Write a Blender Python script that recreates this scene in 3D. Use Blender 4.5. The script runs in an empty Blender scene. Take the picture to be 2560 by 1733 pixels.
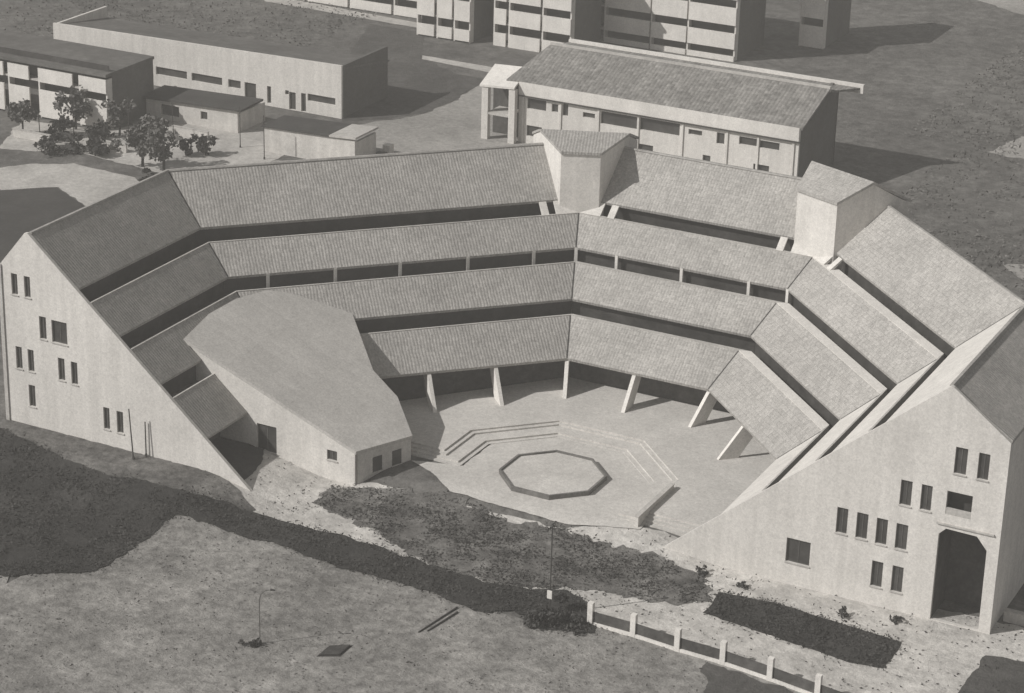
import bpy, bmesh, math, random
from mathutils import Vector, Matrix, noise
from mathutils.geometry import tessellate_polygon, delaunay_2d_cdt
random.seed(7)
C = bpy.context.scene.collection
SC = bpy.context.scene

# ------------------------------------------------------------------ camera
cam = bpy.data.cameras.new('camera'); cam.sensor_width = 36.0
cam.lens = 84.252; cam.clip_end = 4000; cam.clip_start = 1
co = bpy.data.objects.new('camera', cam); C.objects.link(co)
R0 = (0.88768116, 0.45978418, 0.024913); U0 = (-0.19404373, 0.32446748, 0.92577961); F0 = (-0.41757536, 0.82663133, -0.37724191)
co.matrix_world = Matrix(((R0[0], U0[0], -F0[0], 64.55007), (R0[1], U0[1], -F0[1], -134.2199), (R0[2], U0[2], -F0[2], 70.31899), (0, 0, 0, 1)))
SC.camera = co
# ------------------------------------------------------------------ sky, sun, exposure
SUN_EL = math.radians(38)
HEAD = Vector((0.70, 0.714, 0)).normalized()
w = bpy.data.worlds.new('World'); SC.world = w; w.use_nodes = True
nt = w.node_tree; bg = nt.nodes['Background']
sky = nt.nodes.new('ShaderNodeTexSky'); sky.sky_type = 'NISHITA'; sky.sun_disc = False
sky.sun_elevation = SUN_EL; sky.sun_rotation = math.atan2(-HEAD.x, -HEAD.y)
hs = nt.nodes.new('ShaderNodeHueSaturation'); hs.inputs['Saturation'].default_value = 0.0
nt.links.new(sky.outputs[0], hs.inputs['Color']); nt.links.new(hs.outputs[0], bg.inputs['Color'])
bg.inputs['Strength'].default_value = 0.06
sl = bpy.data.lights.new('sun', 'SUN'); sl.energy = 3.5; sl.angle = math.radians(0.5); sl.color = (1, 0.975, 0.94)
so = bpy.data.objects.new('sun', sl); C.objects.link(so); so.location = (-60, -80, 90)
so.rotation_euler = Vector((HEAD.x * math.cos(SUN_EL), HEAD.y * math.cos(SUN_EL), -math.sin(SUN_EL))).to_track_quat('-Z', 'Y').to_euler()
SC.view_settings.view_transform = 'Standard'; SC.view_settings.look = 'None'
SC.view_settings.exposure = 0.16; SC.view_settings.gamma = 1.0
SC.cycles.max_bounces = 6; SC.cycles.diffuse_bounces = 3

# ------------------------------------------------------------------ materials
def gray(v): return (v, v * 0.962, v * 0.91, 1)
def mat(name, v, vary=0.25, big=0.12, fine=5.0, streak=0.0, rough=0.9, bump=0.0, tile=None, spec=0.3, grain=0.11):
    m = bpy.data.materials.new(name); m.use_nodes = True
    n = m.node_tree; L = n.links; b = n.nodes['Principled BSDF']
    b.inputs['Roughness'].default_value = rough; b.inputs['Specular IOR Level'].default_value = spec
    tc = n.nodes.new('ShaderNodeTexCoord')
    def nz(scale, det=6, ro=0.62, mp=None):
        t = n.nodes.new('ShaderNodeTexNoise'); t.inputs['Scale'].default_value = scale
        t.inputs['Detail'].default_value = det; t.inputs['Roughness'].default_value = ro
        if mp:
            q = n.nodes.new('ShaderNodeMapping'); q.inputs['Scale'].default_value = mp
            L.new(tc.outputs['Object'], q.inputs[0]); L.new(q.outputs[0], t.inputs['Vector'])
        else: L.new(tc.outputs['Object'], t.inputs['Vector'])
        return t.outputs['Fac']
    def rng(f, a, c):
        r = n.nodes.new('ShaderNodeMapRange'); r.inputs[1].default_value = 0.32; r.inputs[2].default_value = 0.68
        r.inputs[3].default_value = a; r.inputs[4].default_value = c; r.clamp = True
        L.new(f, r.inputs[0]); return r.outputs[0]
    def mul(x, y):
        q = n.nodes.new('ShaderNodeMath'); q.operation = 'MULTIPLY'; L.new(x, q.inputs[0]); L.new(y, q.inputs[1]); return q.outputs[0]
    f = rng(nz(fine, 5, 0.75), 1 - vary, 1 + vary)
    f = mul(f, rng(nz(big), 1 - vary * 0.8, 1 + vary * 0.8))
    f = mul(f, rng(nz(7.5, 2, 0.8), 1 - grain, 1 + grain))
    f = mul(f, rng(nz(0.45, 5, 0.7), 1 - vary * 0.6, 1 + vary * 0.6))
    if streak: f = mul(f, rng(nz(1.0, 4, 0.6, (1.5, 1.5, 0.07)), 1 - streak, 1 + streak * 0.4))
    hgt = None
    if tile:
        uv = n.nodes.new('ShaderNodeUVMap'); sx = n.nodes.new('ShaderNodeSeparateXYZ'); wv = n.nodes.new('ShaderNodeTexNoise'); wv.inputs['Scale'].default_value = 0.9; wv.inputs['Detail'].default_value = 4; L.new(uv.outputs[0], wv.inputs['Vector']); va = n.nodes.new('ShaderNodeVectorMath'); va.operation = 'MULTIPLY_ADD'; va.inputs[1].default_value = (0.22, 0.16, 0); L.new(wv.outputs['Color'], va.inputs[0]); L.new(uv.outputs[0], va.inputs[2]); L.new(va.outputs[0], sx.inputs[0])
        def saw(o, per):
            q = n.nodes.new('ShaderNodeMath'); q.operation = 'DIVIDE'; L.new(o, q.inputs[0]); q.inputs[1].default_value = per
            p = n.nodes.new('ShaderNodeMath'); p.operation = 'FRACT'; L.new(q.outputs[0], p.inputs[0]); return p.outputs[0], q.outputs[0]
        su, cu = saw(sx.outputs[0], tile[0]); sv, cv = saw(sx.outputs[1], tile[1])
        pi = n.nodes.new('ShaderNodeMath'); pi.operation = 'PINGPONG'; L.new(cu, pi.inputs[0]); pi.inputs[1].default_value = 0.5
        # one tone per tile
        fl = []
        for c in (cu, cv):
            q = n.nodes.new('ShaderNodeMath'); q.operation = 'FLOOR'; L.new(c, q.inputs[0]); fl.append(q.outputs[0])
        cx = n.nodes.new('ShaderNodeCombineXYZ'); L.new(fl[0], cx.inputs[0]); L.new(fl[1], cx.inputs[1])
        wn = n.nodes.new('ShaderNodeTexWhiteNoise'); wn.noise_dimensions = '2D'; L.new(cx.outputs[0], wn.inputs['Vector'])
        r = n.nodes.new('ShaderNodeMapRange'); r.inputs[3].default_value = 1 - tile[2]; r.inputs[4].default_value = 1 + tile[2]
        L.new(wn.outputs['Value'], r.inputs[0]); f = mul(f, r.outputs[0])
        a = n.nodes.new('ShaderNodeMath'); a.operation = 'MULTIPLY_ADD'; a.inputs[1].default_value = 1.6
        L.new(pi.outputs[0], a.inputs[0]); L.new(sv, a.inputs[2]); hgt = a.outputs[0]
    mx = n.nodes.new('ShaderNodeMix'); mx.data_type = 'RGBA'; mx.blend_type = 'MULTIPLY'; mx.inputs['Factor'].default_value = 1
    mx.inputs['A'].default_value = gray(v); L.new(f, mx.inputs['B']); L.new(mx.outputs['Result'], b.inputs['Base Color'])
    if bump or hgt:
        bp = n.nodes.new('ShaderNodeBump'); bp.inputs['Strength'].default_value = 0.9 if hgt else bump
        bp.inputs['Distance'].default_value = (tile[3] if hgt else 0.15)
        L.new(hgt if hgt else nz(3.0, 8, 0.7), bp.inputs['Height']); L.new(bp.outputs[0], b.inputs['Normal'])
    return m

M = dict(
    plaster=mat('white_plaster', 0.63, 0.085, 0.15, 3.0, streak=0.10, bump=0.05),
    plaster_old=mat('weathered_plaster', 0.55, 0.12, 0.2, 2.5, streak=0.12),
    tile=mat('clay_tile', 0.36, 0.12, 0.25, 4.5, tile=(0.24, 0.34, 0.10, 0.028), grain=0.2),
    tile_far=mat('old_tile', 0.21, 0.2, 0.25, 2.0, tile=(0.4, 0.45, 0.2, 0.05)),
    ridge=mat('ridge_tile', 0.34, 0.2, 0.4, 3.0),
    membrane=mat('hall_sheeting', 0.46, 0.09, 0.12, 2.5, tile=(1.0, 2.4, 0.025, 0.012), grain=0.16),
    glass=mat('dark_glass', 0.055, 0.3, 0.5, 1.2, rough=0.35, spec=0.4),
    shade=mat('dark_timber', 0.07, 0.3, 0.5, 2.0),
    dark_floor=mat('tarred_terrace', 0.10, 0.3, 0.6, 3.0),
    frame=mat('window_frame', 0.12, 0.2, 1, 4),
    concrete=mat('concrete', 0.47, 0.14, 0.3, 4.0, streak=0.12),
    paving=mat('plaza_paving', 0.52, 0.11, 0.18, 2.6, bump=0.2, grain=0.14),
    earth=mat('trodden_earth', 0.50, 0.24, 0.16, 1.3, bump=0.8),
    ground=mat('rough_ground', 0.125, 0.32, 0.06, 0.9, bump=0.8),
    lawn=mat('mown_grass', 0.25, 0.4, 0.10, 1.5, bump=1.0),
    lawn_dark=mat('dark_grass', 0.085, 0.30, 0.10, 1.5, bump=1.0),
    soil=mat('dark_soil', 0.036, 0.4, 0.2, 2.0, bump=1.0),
    soil_mid=mat('broken_soil', 0.14, 0.5, 0.3, 1.4, bump=1.0),
    yard=mat('yard_gravel', 0.30, 0.22, 0.08, 1.8, bump=0.4),
    path=mat('pale_path', 0.42, 0.2, 0.2, 2.0),
    stone=mat('dark_stone', 0.15, 0.2, 0.5, 4.0),
    shade_wall=mat('shade_tinted_wall', 0.12, 0.15, 0.3, 3.0),  # house walls turned from the sun, their shade put into the colour
    flat_roof=mat('tarred_roof', 0.12, 0.25, 0.1, 1.0),
    asphalt=mat('asphalt', 0.055, 0.25, 0.12, 3.0),
    leaf=mat('leaf', 0.045, 0.45, 0.7, 2.0, rough=0.8),
    leaf_pale=mat('pale_leaf', 0.11, 0.4, 0.7, 2.0, rough=0.8),
    bark=mat('bark', 0.06, 0.3, 1, 4),
    pole=mat('painted_pole', 0.05, 0.2, 1, 4),
    white=mat('white_paint', 0.70, 0.08, 0.4, 3.0, streak=0.06),
    metal=mat('dark_metal', 0.05, 0.2, 1, 4, rough=0.5),
)

# ------------------------------------------------------------------ mesh helpers
class MB:
    def __init__(s): s.v = []; s.f = []; s.uv = {}
    def add(s, vs, fs, uvs=None):
        o = len(s.v); s.v += [tuple(map(float, p)) for p in vs]
        for i, f in enumerate(fs):
            if uvs: s.uv[len(s.f)] = [uvs[k] for k in f]
            s.f.append(tuple(k + o for k in f))
        return s
    def box(s, x0, x1, y0, y1, z0, z1):
        vs = [(x, y, z) for z in (z0, z1) for y in (y0, y1) for x in (x0, x1)]
        return s.add(vs, [(0, 2, 3, 1), (4, 5, 7, 6), (0, 1, 5, 4), (2, 6, 7, 3), (0, 4, 6, 2), (1, 3, 7, 5)])
    def loft(s, A, B):
        n = len(A); fs = [tuple(range(n - 1, -1, -1)), tuple(range(n, 2 * n))]
        fs += [(i, (i + 1) % n, n + (i + 1) % n, n + i) for i in range(n)]
        return s.add(list(A) + list(B), fs)
    def prism(s, poly, z0, z1):
        g0 = z0 if callable(z0) else (lambda x, y: z0); g1 = z1 if callable(z1) else (lambda x, y: z1)
        return s.loft([(x, y, g0(x, y)) for x, y in poly], [(x, y, g1(x, y)) for x, y in poly])
    def obox(s, p, ux, uy, lx, ly, z0, z1):   # box with its own plan axes, p = corner
        q = [Vector((p[0], p[1])) + ux * a + uy * b for a, b in ((0, 0), (lx, 0), (lx, ly), (0, ly))]
        return s.prism([(t.x, t.y) for t in q], z0, z1)
    def tube(s, a, b, r0, r1=None, n=8, cap=True):
        a = Vector(a); b = Vector(b); r1 = r0 if r1 is None else r1
        d = (b - a).normalized(); x = d.orthogonal().normalized(); y = d.cross(x)
        A = [a + (x * math.cos(t) + y * math.sin(t)) * r0 for t in [2 * math.pi * k / n for k in range(n)]]
        B = [b + (x * math.cos(t) + y * math.sin(t)) * r1 for t in [2 * math.pi * k / n for k in range(n)]]
        return s.loft(A, B)
    def build(s, name, m, parent=None):
        me = bpy.data.meshes.new(name)
        off = parent.matrix_world.translation if parent else Vector()
        if parent:
            p = parent; off = Vector(p.location)
            while p.parent: p = p.parent; off = off + p.location
        me.from_pydata([Vector(v) - off for v in s.v], [], s.f)
        if s.uv:
            ul = me.uv_layers.new(name='UVMap')
            for pi, p in enumerate(me.polygons):
                q = s.uv.get(pi)
                for k, li in enumerate(p.loop_indices): ul.data[li].uv = q[k] if q else (0, 0)
        me.materials.append(m); me.validate(); me.update()
        bm = bmesh.new(); bm.from_mesh(me)
        if not s.uv: bmesh.ops.recalc_face_normals(bm, faces=bm.faces)
        bm.to_mesh(me); bm.free()
        o = bpy.data.objects.new(name, me); C.objects.link(o)
        if parent: o.parent = parent
        return o
def tag(o, label=None, cat=None, group=None, kind=None):
    if label: o['label'] = label
    if cat: o['category'] = cat
    if group: o['group'] = group
    if kind: o['kind'] = kind
    return o
def thing(name, loc, label, cat, group=None):
    o = bpy.data.objects.new(name, None); C.objects.link(o); o.location = loc; o.empty_display_size = 0.5
    return tag(o, label, cat, group)
def copy_tree(o, parent=None):
    c = o.copy(); C.objects.link(c)
    if parent: c.parent = parent
    for ch in o.children: copy_tree(ch, c)
    return c
def sm(x): x = min(1.0, max(0.0, x)); return x * x * (3 - 2 * x)

# ------------------------------------------------------------------ ground
G = -0.6
def h(a, b):
    v = G + 1.2 * sm((-13 - a) / 8) * sm((b + 20) / 6) * (1 - sm((b - 18) / 10))
    inner = sm((b + 8.0) / 4.0) * (1 - sm((b - 22) / 10)) * sm((a + 13) / 3) * (1 - sm((a - 9) / 7))
    return v + (0.0 - v) * inner
def axis(lo, f0, f1, hi, fine):
    out = []; x = f0
    while x < f1: out.append(x); x += fine
    out.append(f1)
    st = fine; x = f0
    while x > lo: st *= 1.35; x -= st; out.insert(0, x)
    st = fine; x = f1
    while x < hi: st *= 1.35; x += st; out.append(x)
    return out
xs = axis(-230, -45, 20, 120, 0.5); ys = axis(-110, -22, 34, 300, 0.5)
g = MB(); g.v = [(x, y, h(x, y)) for y in ys for x in xs]; nx = len(xs)
g.f = [(j * nx + i, j * nx + i + 1, (j + 1) * nx + i + 1, (j + 1) * nx + i) for j in range(len(ys) - 1) for i in range(nx - 1)]
tag(g.build('ground', M['ground']), kind='structure')
def inside(x, y, P):
    c = False; n = len(P); j = n - 1
    for i in range(n):
        if (P[i][1] > y) != (P[j][1] > y) and x < (P[j][0] - P[i][0]) * (y - P[i][1]) / (P[j][1] - P[i][1]) + P[i][0]: c = not c
        j = i
    return c
def ragged(poly, step, jit):
    out = []; n = len(poly)
    for i in range(n):
        p = Vector(poly[i]); q = Vector(poly[(i + 1) % n]); k = max(1, int((q - p).length / step))
        for t in range(k):
            r = p.lerp(q, t / k)
            nv = noise.noise_vector(Vector((r.x * 0.9, r.y * 0.9, 3.1))) * 0.8 + noise.noise_vector(Vector((r.x * 3.3, r.y * 3.3, 9.0))) * 0.5
            out.append((r.x + nv.x * jit, r.y + nv.y * jit))
    return out
def sheet(name, poly, m, off, jit=0.15, step=0.4, res=1.0):
    P = ragged(poly, step, jit); n = len(P)
    vs = [Vector(p) for p in P]
    x0, x1 = min(p[0] for p in P), max(p[0] for p in P); y0, y1 = min(p[1] for p in P), max(p[1] for p in P)
    x = x0
    while x < x1:
        y = y0
        while y < y1:
            if inside(x, y, P): vs.append(Vector((x, y)))
            y += res
        x += res
    V, E, F, _, _, _ = delaunay_2d_cdt(vs, [(i, (i + 1) % n) for i in range(n)], [list(range(n))], 1, 1e-4)
    b = MB(); b.v = [(p.x, p.y, h(p.x, p.y) + off) for p in V]; b.f = [tuple(f) for f in F]
    return tag(b.build(name, m), kind='structure'), P

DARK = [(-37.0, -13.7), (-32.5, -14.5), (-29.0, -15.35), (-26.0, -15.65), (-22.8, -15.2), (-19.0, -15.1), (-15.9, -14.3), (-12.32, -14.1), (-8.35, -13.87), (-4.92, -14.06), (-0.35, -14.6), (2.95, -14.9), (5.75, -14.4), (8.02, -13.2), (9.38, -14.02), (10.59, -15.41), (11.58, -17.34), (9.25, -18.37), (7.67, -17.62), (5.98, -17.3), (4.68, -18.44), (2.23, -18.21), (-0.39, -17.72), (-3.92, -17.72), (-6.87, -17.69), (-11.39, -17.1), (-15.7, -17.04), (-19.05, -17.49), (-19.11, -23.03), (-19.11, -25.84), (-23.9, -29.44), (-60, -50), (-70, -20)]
SOIL = [(-12.9, -7.81), (-10.39, -6.94), (-7.91, -6.13), (-4.83, -5.52), (-1.79, -6.27), (0.43, -6.58), (2.7, -6.01), (6.86, -6.48), (11.87, -6.45), (15.17, -7.69), (15.85, -10.34), (13.81, -11.52), (10.31, -12.14), (8.02, -12.79), (5.75, -14.2), (2.95, -14.8), (-0.35, -14.5), (-3.53, -13.62), (-6.82, -12.23), (-10.04, -11.09), (-12.43, -10.55)]
TRENCH = [(16.07, -8.53), (19.8, -8.06), (24.4, -8.68), (28.32, -8.96), (28.48, -12.66), (25.91, -12.81), (21.47, -12.28), (16.41, -11.66)]
EARTH = [(-22, -9.8), (-19, -15), (0, -16.2), (20, -16.9), (32, -18), (45, -19), (45, -3.5), (33.5, -3.4), (20, -4.2), (9, -3.6), (4, -6), (-11, -6.2), (-18.5, -4), (-19.5, -10.0)]
LAWN = [(-23, -30), (-21.5, -17.0), (-19.0, -16.6), (-11.4, -16.6), (-3.9, -17.2), (2.2, -17.7), (4.7, -17.9), (9.2, -17.9), (10.9, -16.45), (16.8, -16.8), (23, -17.3), (28, -18), (60, -20), (60, -90), (-90, -90), (-40, -37), (-23.5, -29.0)]
sheet('dirt_forecourt', EARTH, M['earth'], 0.03, 0.35, 0.4, 0.6)
sheet('lawn', LAWN, M['lawn'], 0.06, 0.12, 0.5, 1.5)
sheet('broken_soil', SOIL, M['soil_mid'], 0.06, 0.8, 0.3, 0.6)
sheet('painted_shade_patch', [(-24, -11.7), (-24, -7.0), (-18.9, -6.9), (-18.1, -8.2), (-17.7, -10.2), (-17.6, -11.9)], M['soil'], 0.075, 0.15, 0.3, 0.5)  # dark sheet standing in for the shade between left wing and hall
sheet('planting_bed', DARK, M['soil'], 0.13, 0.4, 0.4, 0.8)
sheet('soil_strip', TRENCH, M['soil'], 0.06, 0.18)
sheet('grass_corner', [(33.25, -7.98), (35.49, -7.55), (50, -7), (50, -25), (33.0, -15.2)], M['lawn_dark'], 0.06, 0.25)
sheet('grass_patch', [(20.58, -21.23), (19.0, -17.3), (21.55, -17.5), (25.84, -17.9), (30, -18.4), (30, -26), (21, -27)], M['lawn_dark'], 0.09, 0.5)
sheet('grass_bank', [(-39.5, -11.6), (-36, -12.05), (-29, -12.05), (-21, -12.06), (-18.2, -12.1), (-15.0, -13.8), (-15.5, -15.2), (-19, -16.2), (-22.8, -16.4), (-26, -16.6), (-33, -15.8), (-39, -15)], M['soil_mid'], 0.06, 0.3, 0.3, 0.5)
sheet('yard', [(-63.25, 44), (-56.4, 51.0), (-48.5, 55), (-55.3, 64.5), (-53.5, 67.6), (-50.7, 72.2), (-50.5, 79.3), (-51.3, 86.7), (-50.4, 89.6), (-38.4, 69.5), (-10, 70.4), (-5, 62), (-5, 30), (-25, 26), (-42, 12), (-55, 30)], M['yard'], 0.012, 0.5, 0.8, 4.0)
sheet('forecourt', [(-80, 40.5), (-72, 43.5), (-63, 42.5), (-58, 43.5), (-55.5, 49), (-55.5, 57), (-60, 63), (-72, 56.5), (-75, 50.6), (-84, 49.5)], M['path'], 0.03, 0.4, 0.6, 2.0)
sheet('dark_lawn', [(-67.4, 83.7), (-56.7, 66.1), (-53.7, 68.5), (-50.9, 72.7), (-50.6, 79.8), (-51.6, 87.5), (-55.7, 88.0), (-61.8, 91.3), (-66.5, 101), (-74, 101)], M['lawn_dark'], 0.02, 0.4, 0.8, 3.0)
sheet('pavement', [(-62.0, 92.3), (-51.2, 92.1), (-50.2, 89.9), (-61.3, 90.9)], M['path'], 0.03, 0.08)
sheet('upper_road', [(-92, 106.5), (-88, 106.0), (-68.6, 104.4), (-67.3, 102.4), (-90, 103.4)], M['path'], 0.03, 0.15, 0.8, 3.0)
sheet('side_path', [(-76.5, 35.0), (-74.5, 38.4), (-70.9, 40.6), (-63.7, 40.2), (-57, 36.5), (-52, 30), (-44, 14), (-41.5, 8), (-46, 8), (-60.5, 30.2), (-68.0, 34.2), (-71.9, 30.75)], M['path'], 0.028, 0.25, 0.6, 2.0)
sheet('car_park', [(-71.9, 30.7), (-68.0, 34.0), (-61.1, 30.4), (-52.2, 21.5), (-48, 12), (-60, 8), (-80, 18)], M['asphalt'], 0.034, 0.1, 0.6, 2.0)
for P in ([(-16.8, 152), (-9.5, 147.6), (2, 165), (-14, 172)], [(3.3, 91.2), (4.8, 98.3), (14, 99), (14, 84), (6.9, 90.9), (5.6, 90.4)], [(14.0, 60), (15.6, 61.1), (22, 62), (22, 55), (16.9, 56.6)]):
    sheet('pale_track', P, M['yard'], 0.02, 0.5, 0.8, 2.0)

# loose ground cover: many small leaves
def leaves(name, m, polys, count, size, zmax, label=None, dens=None, parent=None):
    b = MB()
    for P, cnt in zip(polys, count):
        x0, x1 = min(p[0] for p in P), max(p[0] for p in P); y0, y1 = min(p[1] for p in P), max(p[1] for p in P)
        x0 = max(x0, -48); y0 = max(y0, -42); k = 0; tries = 0
        while k < cnt and tries < cnt * 30:
            tries += 1
            x = random.uniform(x0, x1); y = random.uniform(y0, y1)
            if not inside(x, y, P): continue
            q = noise.noise(Vector((x * 0.55, y * 0.55, 5)))
            if dens and q < dens - random.random() * 0.5: continue
            x += random.gauss(0, .22); y += random.gauss(0, .22)
            s = size * random.uniform(0.6, 1.4); z = h(x, y) + random.uniform(0.03, zmax * (0.6 + q))
            d = Vector((random.gauss(0, 1), random.gauss(0, 1), random.gauss(0, 0.6))).normalized(); e = d.orthogonal().normalized()
            e.rotate(Matrix.Rotation(random.random() * 6.28, 3, d)); f_ = d.cross(e); p = Vector((x, y, z))
            b.add([p - d * s, p + e * s * 0.45, p + d * s, p - e * s * 0.45], [(0, 1, 2, 3)]); k += 1
    return tag(b.build(name, m), kind='stuff')
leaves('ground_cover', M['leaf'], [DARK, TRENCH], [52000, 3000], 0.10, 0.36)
leaves('weeds', M['leaf'], [SOIL, EARTH], [9000, 1800], 0.10, 0.18, dens=0.05)
leaves('grass_tufts', M['leaf_pale'], [LAWN], [9000], 0.10, 0.14, dens=0.0)

# ------------------------------------------------------------------ the terraced half octagon
T = 0.85188877
RS = [20.1906, 13.2794, 13.3497, 13.5915, 14.5542]
TH = [math.pi, math.pi * 0.75, math.pi * 0.5, math.pi * 0.25, 0.0]
BA, BF = -12.035, -5.315
LV = dict(zr=15.005, e1=11.751, t2=10.876, e2=8.977, t3=8.134, e3=6.166, t4=5.276, e4=3.0)
dl = lambda z: (z - 3) / T
def pos(i, side, dd, z, offs=None, endin=0.0):
    """point of sector i at distance offset dd; side 0 = left crease, 1 = right crease"""
    D = [RS[k] + dd + (offs[k] if offs else 0) for k in range(5)]
    if i == 0 and side == 0: return Vector((-D[0], BA + endin, z))
    if i == 4 and side == 1: return Vector((D[4], BF + endin, z))
    j = i - 1 if side == 0 else i
    c0, s0, c1, s1 = math.cos(TH[j]), math.sin(TH[j]), math.cos(TH[j + 1]), math.sin(TH[j + 1])
    det = c0 * s1 - s0 * c1
    return Vector(((D[j] * s1 - D[j + 1] * s0) / det, (c0 * D[j + 1] - c1 * D[j]) / det, z))
def tang(i): return Vector((math.sin(TH[i]), -math.cos(TH[i]), 0))     # runs left to right along the eaves
def norm(i): return Vector((math.cos(TH[i]), math.sin(TH[i]), 0))
def sweep(i, prof, offs=None, gap=0.0, endin=0.26):
    A = [pos(i, 0, d, z, offs, endin) for d, z in prof]; B = [pos(i, 1, d, z, offs, endin) for d, z in prof]
    if gap:
        t = tang(i)
        A = [p + t * gap for p in A]; B = [p - t * gap for p in B]
    return A, B

TB = thing('terraced_building', (0, 27, 0), 'long white terraced building folded round a half octagon, with four tiers of tiled roofs', 'building')
COPE = [0.10, 0.14, 0.24, 0.78, 0.10]
ROOFS = [('zr', 'e1'), ('t2', 'e2'), ('t3', 'e3'), ('t4', 'e4')]
side_name = ['in shade on the left wing', 'over the long back left side', 'over the back right side', 'facing left on the right wing', 'at the right gable end']
for i in range(5):
    t = tang(i)
    for k, (zh, zl) in enumerate(ROOFS):
        zh, zl = LV[zh], LV[zl]
        th = 0.2
        prof = [(dl(zh), zh), (dl(zl), zl), (dl(zl) + 0.05, zl - th), (dl(zh) + 0.1, zh - th + 0.05)]
        A, B = sweep(i, prof, gap=0.012)
        b = MB()
        org = A[1]; L = math.hypot(zh - zl, dl(zh) - dl(zl))
        uvs = []
        for P in (A, B):
            for q, (d, z) in zip(P, prof): uvs.append(((q - org).dot(t), (z - zl) / (zh - zl) * L))
        b.add(A + B, [(3, 2, 1, 0), (4, 5, 6, 7), (0, 1, 5, 4), (1, 2, 6, 5), (2, 3, 7, 6), (3, 0, 4, 7)], uvs)
        b.build('tiled_roof' if i < 4 else 'white_slope', M['tile'] if i < 4 else M['plaster'], TB)  # end sector takes the white wall plaster in place of tile
        # white gutter board under each eave
        pr = [(dl(zl) - 0.03, zl - 0.06), (dl(zl) + 0.08, zl - 0.06), (dl(zl) + 0.10, zl - 0.24), (dl(zl) - 0.01, zl - 0.24)]
        # back slope and ridge
    for k, (ze, zt) in enumerate((('e1', 't2'), ('e2', 't3'), ('e3', 't4'))):
        ze, zt = LV[ze], LV[zt]; de, dt = dl(ze), dl(zt)
        def mixed(spec):   # spec: (base offset, uses coping width?, z)
            out = []
            for side in (0, 1):
                out.append([pos(i, side, d, z, COPE if u else None, 0.26) + tang(i) * (0.014 if side == 0 else -0.014) for d, u, z in spec])
            return out
        A, B = mixed([(dt - 0.02, 0, zt + 0.05), (dt, 1, zt + 0.05), (dt, 1, zt - 0.95), (dt + 0.02, 0, zt - 0.12)])
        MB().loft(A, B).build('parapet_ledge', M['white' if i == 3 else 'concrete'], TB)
        A, B = mixed([(dt + 0.004, 1, zt - 0.8), (de + 0.75, 0, zt - 0.8), (de + 0.75, 0, zt - 1.0), (dt + 0.004, 1, zt - 1.0)])
        MB().loft(A, B).build('terrace_floor', M['dark_floor'], TB)
        A, B = sweep(i, [(de + 0.5, zt - 0.795), (de + 0.5, ze + 0.2), (de + 0.7, ze + 0.36), (de + 0.7, zt - 0.795)], gap=0.016)
        MB().loft(A, B).build('window_band', M['glass'], TB)
    # porch back wall and ceiling
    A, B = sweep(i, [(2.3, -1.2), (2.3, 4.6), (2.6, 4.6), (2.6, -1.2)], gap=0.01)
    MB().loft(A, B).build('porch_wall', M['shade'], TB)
    # ridge, back slope, outer wall
    OFF = [2.6, 3.2, 3.8, 4.05, 4.05]; dr = dl(LV['zr'])
    A0, B0 = sweep(i, [(dr + 0.1, 14.96), (dr + 0.1, 14.7)], gap=0.01)
    A1, B1 = sweep(i, [(dr, 12.35), (dr, 12.1)], OFF, gap=0.01)
    b = MB(); LL = 4.5
    vs = [A0[0], A1[0], A1[1], A0[1], B0[0], B1[0], B1[1], B0[1]]; org = A1[0]
    uvs = [((q - org).dot(t), 0 if n_ in (1, 2, 5, 6) else LL) for n_, q in enumerate(vs)]
    b.add(vs, [(3, 2, 1, 0), (4, 5, 6, 7), (0, 1, 5, 4), (1, 2, 6, 5), (2, 3, 7, 6), (3, 0, 4, 7)], uvs)
    b.build('back_roof', M['tile'], TB)
    A, B = sweep(i, [(dr - 0.12, 15.0), (dr - 0.05, 15.1), (dr + 0.14, 15.1), (dr + 0.24, 14.93)], gap=0.006)
    MB().loft(A, B).build('ridge_cap', M['ridge'], TB)
    A, B = sweep(i, [(dr - 0.1, -1.5), (dr - 0.1, 12.2)], OFF, gap=0.01); A2, B2 = sweep(i, [(dr - 0.4, 12.2), (dr - 0.4, -1.5)], OFF, gap=0.01)
    MB().loft(A + A2, B + B2).build('back_wall', M['plaster'], TB)
# crease flashing between the sectors: thin dark valley strips
for j in range(4):
    for (zh, zl) in ROOFS:
        zh, zl = LV[zh], LV[zl]
        p = pos(j, 1, dl(zh), zh + 0.02); q = pos(j, 1, dl(zl), zl + 0.02); s = Vector((-(p - q).y, (p - q).x, 0)).normalized() * 0.07
        MB().loft([p - s, p + s, p + s - Vector((0, 0, .06)), p - s - Vector((0, 0, .06))], [q - s, q + s, q + s - Vector((0, 0, .06)), q - s - Vector((0, 0, .06))]).build('valley_flashing', M['metal'], TB)
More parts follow.
